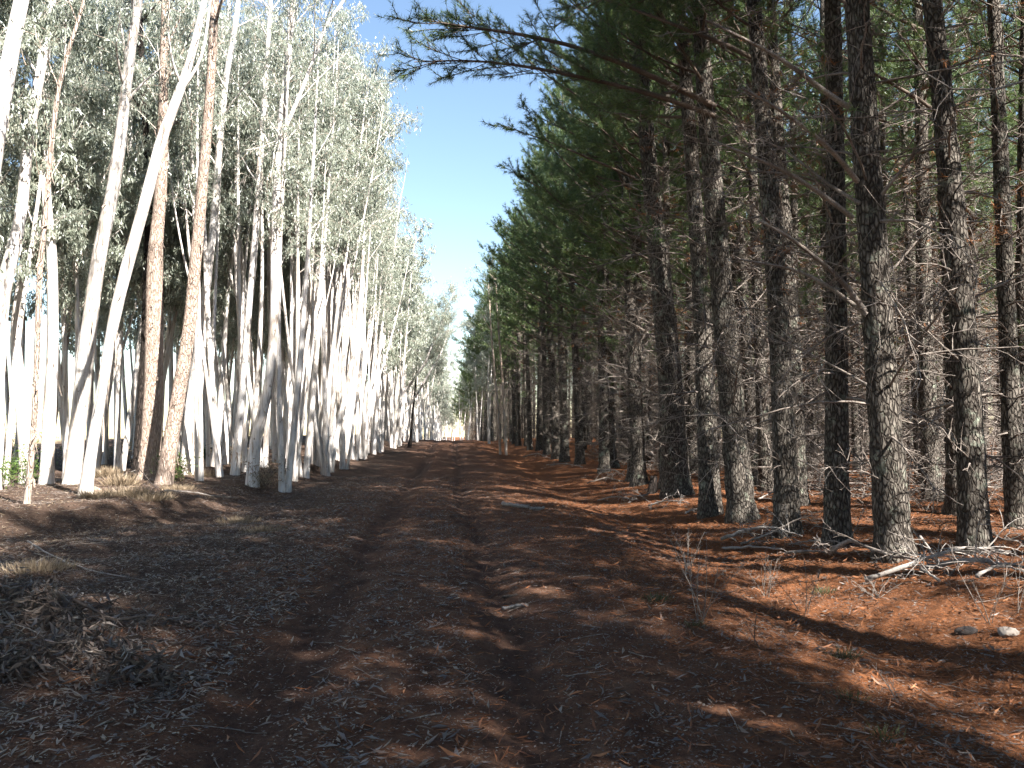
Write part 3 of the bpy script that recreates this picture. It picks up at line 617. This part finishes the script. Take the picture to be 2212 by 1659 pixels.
# ------------------------------------------------------------------ things lying about
def on_ground(u, v, dz=0.):
    p, d = hit(u, v); return np.array([p[0], p[1], gz(p[0], p[1]) + dz])
def fallen(name, pts, r0, mat, label, group=None, twigs=0, tw_len=.35, lift=.0, cat='branch', leaf=0, cap=True, taper=.35):
    P = [on_ground(a, b, (c + r0 * .7)) for a, b, c in pts]; base = P[0] - (0, 0, P[0][2] - gz(P[0][0], P[0][1])); Q, q = resample([x - base for x in P], np.linspace(r0, r0 * taper, len(P)), 14 if len(P) > 2 else 7)
    Q = Q + rng.normal(size=Q.shape) * r0 * .25; m = MB(); m.tube(Q, q * (1 + rng.normal(size=len(q)) * .08), 8, 0, cap); LP = []; LD = []
    for _ in range(twigs):
        i = rng.integers(1, len(Q) - 1); dd = norm(Q[i + 1] - Q[i]) * rng.choice([.8, .8, -.2]) + rng.normal(size=3) * .6; dd[2] = abs(dd[2]) * .55
        C = dead_branch(m, Q[i], dd, tw_len * rng.uniform(.5, 1.5), max(r0 * .3, .005), 4, -.7, 0, 6); C[:, 2] = np.maximum(C[:, 2], .01)
        if leaf:
            kk = rng.integers(leaf // 2, leaf + 1); LP.append(C[rng.integers(1, 6, kk)] + rng.normal(size=(kk, 3)) * .05); LD.append(rng.normal(size=(kk, 3)) * (.7, .7, .5) + (0, 0, -.35))
    o = empty(name, base); tag(o, label, cat, group); m.build('stem', M[mat], True, o)
    if leaf:
        lm = MB(); P_ = np.concatenate(LP); n = len(P_); l = rng.uniform(.07, .14, n); P_[:, 2] = np.maximum(P_[:, 2], .03); leaves(lm, P_, np.concatenate(LD), l, l * .2, 0); lm.build('dry_foliage', M['dry_leaf'], True, o)
    return o
fallen('fallen_branch', [(80, 1346, .0), (100, 1345, .10), (125, 1340, .17), (167, 1345, .17), (208, 1352, .10), (250, 1362, .03), (275, 1358, .07), (317, 1352, .08), (375, 1354, .02), (430, 1358, 0)], .022, 'darkwood', 'dark arched fallen branch in the left foreground', None, 9, .35, leaf=16)
fallen('fallen_branch', [(0, 1405, .05), (70, 1402, .06), (140, 1398, .05), (215, 1402, .03), (290, 1410, 0)], .012, 'grey', 'thin grey fallen branch with dry leaves lying below the arched dark branch', None, 12, .3, leaf=26)
fallen('fallen_bough', [(-60, 1330, .05), (0, 1330, .22), (40, 1335, .28), (90, 1350, .22), (130, 1372, .06)], .012, 'darkwood', 'heap of dried grey-leaved bough at the left frame edge in the foreground', None, 26, .36, leaf=24)
fallen('fallen_bough', [(-50, 1470, .04), (60, 1462, .14), (180, 1460, .16), (290, 1470, .10), (380, 1490, .03)], .010, 'darkwood', 'low dried leafy bough sprawling across the lower left foreground', None, 28, .3, leaf=18)
fallen('fallen_branch', [(58, 1186, .1), (110, 1210, .05), (170, 1232, .02), (240, 1250, .02), (320, 1257, 0)], .014, 'grey', 'long thin grey stick slanting down the foot of the left bank', None, 5, .3)
fallen('fallen_branch', [(235, 1045, .05), (300, 1020, .1), (370, 1015, .35), (440, 1010, .75), (500, 1008, 1.0)], .012, 'grey', 'long pale stick propped slantwise before the rough-barked trunks', None, 3, .5)
fallen('fallen_branch', [(355, 1063, .02), (400, 1065, .03), (450, 1073, .02), (510, 1078, 0)], .022, 'grey', 'pale stick lying on the sunlit slope right of the rough-barked trunks', None, 2, .4)
fallen('fallen_branch', [(300, 1036, .3), (330, 1060, .12), (350, 1072, .05)], .012, 'darkwood', 'small dark crooked branch at the foot of the rough-barked trunks', None, 6, .3)
fallen('fallen_branch', [(655, 1065, .0), (620, 1082, .04), (585, 1092, .03)], .016, 'darkwood', 'short dark stick on the left verge beyond the bank', None, 1, .3)
fallen('log_piece', [(1088, 1320, .0), (1112, 1316, .01), (1140, 1311, .0)], .019, 'grey', 'short pale stick in the right wheel rut, nearer of two', None, 0, cat='log', taper=.8)
fallen('log_piece', [(1086, 1294, .0), (1100, 1291, .0), (1116, 1288, .0)], .016, 'darkwood', 'short brown stick in the right wheel rut, farther of two', None, 0, cat='log', taper=.8)
fallen('log_piece', [(1085, 1092, .0), (1115, 1096, .02), (1142, 1099, .0)], .045, 'grey', 'bleached log on the right edge of the track', None, 1, .3, cat='log', taper=.7)
fallen('log_piece', [(1146, 1102, .0), (1160, 1102, .0), (1174, 1101, .0)], .04, 'grey', 'bleached short log just right of the longer bleached log', None, 0, cat='log', taper=.8)
SL = [([(1790, 1212, .05), (1830, 1205, .22), (1891, 1222, .14), (1950, 1230, .1), (2016, 1236, .08)], .03, 12), ([(1870, 1262, .02), (1953, 1250, .1), (2036, 1238, .2), (2110, 1228, .2), (2180, 1222, .1)], .03, 14),
      ([(1990, 1240, .03), (2080, 1238, .12), (2150, 1240, .1), (2225, 1243, .04)], .032, 12), ([(2110, 1262, .05), (2150, 1257, .15), (2212, 1264, .12), (2240, 1270, .05)], .018, 7), ([(1557, 1170, .02), (1620, 1166, .14), (1680, 1170, .18), (1735, 1172, .05)], .028, 12),
      ([(1560, 1188, .0), (1620, 1192, .05), (1690, 1196, .04)], .024, 5), ([(1600, 1180, .02), (1660, 1176, .12), (1720, 1165, .26), (1760, 1160, .3)], .018, 8), ([(1700, 1200, .02), (1760, 1204, .06), (1830, 1206, .03)], .02, 8), ([(2030, 1262, .02), (1995, 1250, .08), (1975, 1240, .12)], .016, 4),
      ([(1270, 1052, .1), (1310, 1040, .12), (1345, 1045, .06)], .022, 8), ([(1290, 1030, .25), (1330, 1030, .2), (1350, 1036, .1)], .02, 6), ([(1400, 1098, .04), (1440, 1092, .1), (1490, 1095, .05)], .02, 9), ([(1480, 1112, .02), (1500, 1106, .05), (1530, 1102, .0)], .018, 5), ([(1290, 1085, .03), (1330, 1080, .08), (1375, 1085, .04)], .018, 10),
      ([(2110, 1170, .25), (2160, 1185, .1), (2200, 1180, .05)], .016, 5), ([(1990, 1190, .15), (2010, 1205, .06), (2030, 1216, .0)], .02, 4), ([(1770, 1176, .04), (1800, 1172, .05), (1700, 1180, .02)], .012, 5), ([(1400, 1075, .05), (1375, 1082, .1), (1340, 1076, .1)], .015, 8),
      ([(1180, 1010, .1), (1220, 1012, .2), (1260, 1015, .1)], .02, 10), ([(1130, 992, .1), (1160, 990, .25), (1190, 996, .1)], .025, 9), ([(1640, 1090, .1), (1680, 1080, .2), (1720, 1085, .1)], .018, 8)]
sl_lab = ['weathered branch curving from the foot of the thickest pine towards the right', 'long grey bough rising left to right across the branch litter on the right', 'bleached bough at the right frame edge in the branch litter', 'thin forked branch in front of the bleached bough at the right edge',
          'curved pale branch heaped left of the sunlit pine', 'flat pale branch at the front of the left branch heap', 'upward curving branch in the left branch heap', 'grey branch joining the two branch heaps', 'short crooked branch stub before the long grey bough',
          'tangle of pale dead branch by the sunlit mound', 'pale broken branch atop the tangle behind the sunlit mound', 'grey brushy branch before the broad dark pine', 'small grey branch left of the leaning flared pine', 'pale brushy branch in front of the sunlit mound',
          'dead branch beside the dark shaded pine at the right', 'short dark branch right of the thickest pine', 'thin twiggy branch at the foot of the brightly sunlit pine', 'brushy branch in front of the small black stump',
          'grey brush on the far right verge below the dark pines', 'farthest heap of grey brush on the right verge', 'dead branch behind the leaning flared pine']
for (pts, r0, tw), lab in zip(SL, sl_lab): fallen('fallen_branch', pts, r0, 'grey' if rng.random() < .75 else 'dead', lab, 'dead branches on the right verge', tw, .45)

def blob(name, u, v, size, mat, label, cat, seed):
    r = np.random.default_rng(seed); b = on_ground(u, v); nl, nn = 9, 14; th = np.linspace(0, pi, nl)[:, None]; ph = np.linspace(0, 2 * pi, nn, endpoint=False)[None]
    k = 1 + .18 * np.sin(2 * ph + r.uniform(0, 6)) * np.sin(th) + .12 * np.sin(3 * ph + 2 * th + r.uniform(0, 6)) + r.normal(size=(nl, nn)) * .035
    V = np.stack([np.sin(th) * np.cos(ph) * k * size[0], np.sin(th) * np.sin(ph) * k * size[1], np.cos(th) * k * size[2] + size[2] * .2 + 0 * ph], -1).reshape(-1, 3)
    i = np.arange(nl - 1)[:, None] * nn; j = np.arange(nn)[None]; m = MB(); m.add(V, np.stack([i + j, i + (j + 1) % nn, i + nn + (j + 1) % nn, i + nn + j], -1).reshape(-1, 4))
    o = m.build(name, M[mat]); o.location = b; tag(o, label, cat); return o
blob('rock', 2178, 1372, (.075, .06, .045), 'palerock', 'pale rounded rock at the right edge of the foreground', 'rock', 1)
blob('rock', 2088, 1368, (.085, .06, .04), 'darkrock', 'dark lump of rock left of the pale rock', 'rock', 2)
blob('rock', 2035, 1432, (.03, .025, .016), 'palerock', 'small pale stone below the dark lump of rock', 'rock', 3)
blob('rock', 200, 1062, (.16, .12, .09), 'stringy', 'reddish clod beside the foot of the foremost pale gum', 'clod', 4)
def stump(u, v, r0, h, label, mat='darkbark', lean=(0, .1)):
    b = on_ground(u, v); z = np.array([-.1, 0, .06, h * .5, h * .85, h]); m = MB(); k = 11
    m.tube(np.stack([z * .05, z * 0, z], 1), np.array([1.5, 1.35, 1.15, 1., .95, .8]) * r0, k, 0, True, 1 + rng.normal(size=(6, k)) * .07)
    o = m.build('tree_stump', M[mat]); o.location = b; o.rotation_euler = (*lean, 0); tag(o, label, 'stump'); return o
stump(1408, 1066, .10, .42, 'small black stump between the narrow pale pine and the broad dark pine'); stump(884, 967, .13, .6, 'little dark stump at the left edge of the track near the crest')
# a slim dark sapling rising behind that stump
p, d = hit(886, 960); b = np.array([p[0], p[1], gz(p[0], p[1])]); P = [at(886, 962, d), at(890, 910, d), at(896, 850, d), at(901, 780, d), at(903, 720, d)]
Q, q = resample([x - b for x in P], np.array([6, 5, 4, 3, 1]) / FPX * d / 2, 20); tr, cr = gum_parts([(Q, q)], 5.2, leafk=.3, bark='darkbark', sides=7, nleaf=14)
o = empty('gum_sapling', b); tag(o, 'slim dark sapling just behind the little stump near the crest', 'tree'); [(col.objects.link(t), setattr(t, 'parent', o)) for t in (tr, cr)]

def brush(r0):
    m = MB()
    for _ in range(16):
        a = rng.uniform(0, 6.3); b = rng.uniform(0, .6); C = curve((cos(a) * b, sin(a) * b, rng.uniform(0, .5)), (rng.normal(), rng.normal(), rng.uniform(-.1, .9)), rng.uniform(.6, 1.7), 8, .6, -.5); C[:, 2] = np.abs(C[:, 2])
        m.tube(C, np.linspace(r0, r0 * .3, 8), 4)
        for _ in range(6):
            i = rng.integers(2, 7); B = curve(C[i], norm(C[i] - C[i - 1]) + rng.normal(size=3) * .7, rng.uniform(.25, .7), 5, 1.3, .1); B[:, 2] = np.abs(B[:, 2]); m.tube(B, np.linspace(r0 * .5, .003, 5), 3)
    return m.build('dead_brush', M['dead'], True, None, False)
BR = [brush(.012), brush(.015), brush(.010)]
k = 0
while k < 84:
    y = rng.uniform(14, 52); x = rng.uniform(7.5, 26)
    if x > .7 * y + 1: continue
    o = BR[k % 3].copy(); o.name = 'dead_brush'; col.objects.link(o); s_ = rng.uniform(.7, 1.5); o.location = (x, y, gz(x, y) - .02); o.rotation_euler = (0, 0, rng.uniform(0, 6.3)); o.scale = (s_, s_, s_ * rng.uniform(.8, 1.4)); k += 1
    tag(o, 'tangle of pale dead brush on the needle floor among the inner pines', 'brush', 'dead brush among the pines')
# ------------------------------------------------------------------ small plants
def weed(u, v, h, label, n=5, mat='dead', spread=.35):
    b = on_ground(u, v); m = MB()
    for k in range(n):
        d = rng.normal(size=3) * spread; d[2] = 1; C = curve((rng.normal() * .02, rng.normal() * .02, -.02), d, h * rng.uniform(.6, 1.05), 8, .25, 0); m.tube(C, np.linspace(.0045, .0016, 8), 4)
        for _ in range(5):
            i = rng.integers(3, 7); m.tube(curve(C[i], norm(C[i + 1] - C[i]) + rng.normal(size=3) * .5, h * rng.uniform(.1, .28), 4, .5, .3), np.linspace(.0025, .0012, 4), 3)
    o = m.build('dry_weed', M[mat]); o.location = b; tag(o, label, 'weed', 'dry weed stalks on the right verge'); return o
weed(1512, 1345, .78, 'tall bare weed stalk with forked twigs at the right shoulder of the track', 6); weed(1490, 1240, .6, 'wispy weed standing behind the tall forked stalk', 8)
weed(1745, 1330, .75, 'thin upright dry weed between the forked stalk and the branch litter', 4); weed(1655, 1290, .5, 'wiry brown weed clump left of the thin upright weed', 9)
weed(2142, 1352, .72, 'dry weed stem rising beside the pale rock', 4); weed(1895, 1292, .3, 'low pale weed in front of the long grey bough', 10, spread=.8); weed(1950, 1520, .3, 'single dry stalk low in the right foreground', 2); weed(1640, 1400, .35, 'dark thin stalk on the sunlit shoulder', 2, 'darkwood')
weed(2205, 1330, .7, 'curled dry stem at the right frame edge by the pale rock', 3)
def tuft(u, v, h, n, mat, label, group, r=.12, name='grass_tuft', cat='grass tuft', w=.005):
    b = on_ground(u, v); m = MB(); a = rng.uniform(0, 6.3, n); q = rng.uniform(0, r, n) ** 1.; P = np.stack([np.cos(a) * q, np.sin(a) * q, np.full(n, -.01)], 1)
    D = np.stack([np.cos(a) * .5, np.sin(a) * .5, np.ones(n)], 1) + rng.normal(size=(n, 3)) * .35; L = h * rng.uniform(.4, 1.1, n); leaves(m, P, D, L, w, 0, .05)
    o = m.build(name, M[mat]); o.location = b; tag(o, label, cat, group); return o
for (u, v, lab) in ((1820, 1424, 'green grass tuft on the first sunlit streak of the right foreground'), (1832, 1512, 'green grass tuft on the lower sunlit streak of the right foreground'), (1780, 1284, 'faint grass tuft beside the thin upright weed'), (1500, 1352, 'short grass tuft at the foot of the tall forked stalk'), (1420, 1300, 'grass tuft on the bright shoulder left of the forked stalk'), (1905, 1600, 'grass tuft near the bottom on the right')):
    tuft(u, v, rng.uniform(.06, .13), 80, 'grass', lab, 'green grass tufts on the right')
for k, (u, v, h, lab) in enumerate(((262, 1050, .7, 'big straw-coloured tussock beside the foremost pale gum'), (285, 1072, .5, 'straw tussock spilling down the bank before the rough-barked trunks'), (235, 1030, .65, 'straw tussock behind the foremost pale gum'), (330, 1082, .4, 'low dry tussock below the rough-barked trunks'), (385, 1060, .35, 'dry tussock right of the leaning rough trunk'), (440, 1030, .45, 'dry tussock beside the white gum at the bank top'), (215, 1075, .4, 'dry tussock touching the foremost pale gum'),
                                    (520, 1130, .3, 'dark dry tussock at the foot of the bank'), (570, 1150, .25, 'small dry tussock on the left verge'), (80, 1235, .3, 'dry tussock at the left frame edge below the bank'))):
    tuft(u, v, h * .55, 420, 'straw', lab, 'dry tussocks on the left bank', .38, 'dry_tussock', 'tussock', .006)
def shrub(x, y, h, label, mat='bush_leaf', group='low shrubs under the gums'):
    o = empty('shrub', (x, y, gz(x, y))); tag(o, label, 'shrub', group); m = MB(); lm = MB(); LP = []
    for k in range(14):
        d = rng.normal(size=3) * .5; d[2] = 1; C = curve((0, 0, -.02), d, h * rng.uniform(.6, 1.), 6, .6, 0); m.tube(C, np.linspace(.01, .003, 6), 3); kk = 40; LP.append(C[rng.integers(2, 6, kk)] + rng.normal(size=(kk, 3)) * h * .13)
    P = np.concatenate(LP); l = rng.uniform(.05, .1, len(P)); leaves(lm, P, rng.normal(size=(len(P), 3)) + (0, 0, .3), l, l * .35, 0); m.build('stem', M['twig'], True, o); lm.build('foliage', M[mat], True, o)
shrub(-12.4, 24.5, 2.2, 'bright green shrub glimpsed behind the upright white gum'); shrub(-10.2, 20.5, .9, 'small green shrub at the foot of the upright white gum')
for k in range(16):
    y = rng.uniform(22, 60); x = -rng.uniform(.2, .5) * y; x = max(x, -21); shrub(x, y, rng.uniform(.6, 1.4), 'dull low shrub among the gum trunks deep in the left stand', 'straw' if rng.random() < .6 else 'bush_leaf', 'dull shrubs in the left stand')
shrub(-2.6, 92, 1.6, 'orange-tinted shrub past the crest on the left', 'brown_needle'); shrub(2.4, 88, 1.6, 'rust-coloured shrub past the crest on the right', 'brown_needle')

# ------------------------------------------------------------------ litter that nobody could count
def scatter(n, ylo, yhi, xlo, xhi, power=1.6):
    y = ylo + (yhi - ylo) * rng.random(n) ** power; x = xlo + (xhi - xlo) * rng.random(n); return x, y
def litter(name, n, dens, mat, lab, lr, wr, ylo=2.2, yhi=30, flat=.25, lo=-11, hi=9):
    x, y = scatter(n, ylo, yhi, lo, hi, 2.); keep = rng.random(n) < dens(x, y); x, y = x[keep], y[keep]; k = len(x); z = ground(x, y)
    a = rng.uniform(0, 6.3, k); D = np.stack([np.cos(a), np.sin(a), rng.normal(size=k) * flat], 1); L = rng.uniform(*lr, k); X = norm(np.stack([-np.sin(a), np.cos(a), rng.normal(size=k) * .35], 1)); D = norm(D)
    W = L * rng.uniform(*wr, k); P = np.stack([x, y, z + rng.uniform(.004, .02, k) + np.abs(D[:, 2]) * L * .5], 1); b = X * (L * rng.uniform(-.22, .22, k))[:, None]; N = np.cross(D, X)
    V = np.stack([P - D * L[:, None] * .5, P + X * W[:, None] * .5 + b * .5 - N * L[:, None] * .04, P + D * L[:, None] * .5 - N * (L * rng.uniform(-.15, .15, k))[:, None], P - X * W[:, None] * .5 + b * .5], 1).reshape(-1, 3)
    m = MB(); i = np.arange(k)[:, None] * 4; m.add(V, None, np.concatenate([i + [[0, 1, 2]], i + [[0, 2, 3]]])); tag(m.build(name, M[mat]), lab, None, None, 'stuff')
def patch(x, y, s=1.1, o=0.): return .5 + .5 * np.sin(x * 1.9 * s + 1.3 * np.sin(y * .9 * s + o) + o) * np.sin(y * 1.3 * s + np.sin(x * 1.1 * s) + o)
litter('gum_leaf_litter', 190000, lambda x, y: np.clip(np.where(x < -1.3, .75, np.where(x < .25, .42, np.where(x < 2., .13, .2))) * (.35 + .9 * patch(x, y)) * np.where((np.abs(x - .42) < .25) | (np.abs(x + 1.12) < .3), .22, 1), 0, 1), 'dry_leaf', 'grey and tan fallen gum leaves strewn over the track and left verge', (.035, .105), (.14, .25))
litter('pine_needle_litter', 90000, lambda x, y: np.clip(np.where(x > 1.6, .9, np.where(x > 0, .35, .1)) * (.3 + .9 * patch(x, y, 1.3, 2)), 0, 1), 'red_leaf', 'rusty fallen pine needles matted over the right verge', (.05, .13), (.03, .08), hi=12, lo=-3)
litter('bank_litter', 26000, lambda x, y: np.clip(np.where(x < -5, 1., .0) * (.3 + patch(x, y, .8, 4)), 0, 1), 'straw', 'straw-brown fallen bark and leaf litter on the left bank', (.03, .10), (.05, .13), ylo=9, yhi=32, lo=-14, hi=-4)
litter('bark_chip_litter', 240000, lambda x, y: (.35 + .65 * patch(x, y, 1.7, 1)) * np.where((np.abs(x - .42) < .22) | (np.abs(x + 1.12) < .26), .35, 1), 'dry_leaf', 'crumbs of bark, leaf and grit covering the ground near the camera', (.008, .03), (.25, .7), 2.2, 15, .2, -7, 8)
m = MB()
for _ in range(900):
    y = 2.4 + 26 * rng.random() ** 1.7; x = rng.uniform(-9, 9); L = rng.uniform(.08, .4) * (1.6 if x > 4.5 or x < -5 else 1); a = rng.uniform(0, 6.3); C = curve((x, y, 0), (cos(a), sin(a), 0), L, 5, .5, 0); C[:, 2] = ground(C[:, 0], C[:, 1]) + .008 + rng.random() * .012
    m.tube(C, np.linspace(rng.uniform(.002, .0055), .0015, 5), 4)
tag(m.build('twig_litter', M['dead']), 'small grey twigs strewn over the ground', None, None, 'stuff')

# ------------------------------------------------------------------ light
AZ, EL = 38., 43.                        # sun behind the camera, AZ degrees to the right of straight back
S = Vector((sin(R(AZ)) * cos(R(EL)), -cos(R(AZ)) * cos(R(EL)), sin(R(EL))))
sd = bpy.data.lights.new('sun', 'SUN'); so = bpy.data.objects.new('sun', sd); col.objects.link(so)
sd.energy = 5.; sd.angle = R(.53); sd.color = (1., .94, .86); so.rotation_euler = S.to_track_quat('Z', 'Y').to_euler()
w = bpy.data.worlds.new('World'); sc.world = w; w.use_nodes = True; nt = w.node_tree
sky = nt.nodes.new('ShaderNodeTexSky'); sky.sky_type = 'NISHITA'; sky.sun_disc = False; sky.sun_elevation = R(EL); sky.sun_rotation = R(180 - AZ); sky.altitude = 600; sky.air_density = 1.25; sky.dust_density = .15; sky.ozone_density = 1.5
bg = nt.nodes['Background']; nt.links.new(sky.outputs[0], bg.inputs[0]); bg.inputs[1].default_value = .05
vs = sc.view_settings; vs.view_transform = 'Standard'; vs.look = 'None'; vs.exposure = 2.4; vs.gamma = 1.
sc.cycles.use_adaptive_sampling = True; sc.cycles.adaptive_threshold = .03; sc.cycles.max_bounces = 4; sc.cycles.diffuse_bounces = 2; sc.cycles.glossy_bounces = 2; sc.cycles.transmission_bounces = 3; sc.cycles.use_denoising = True
sc.render.film_transparent = False
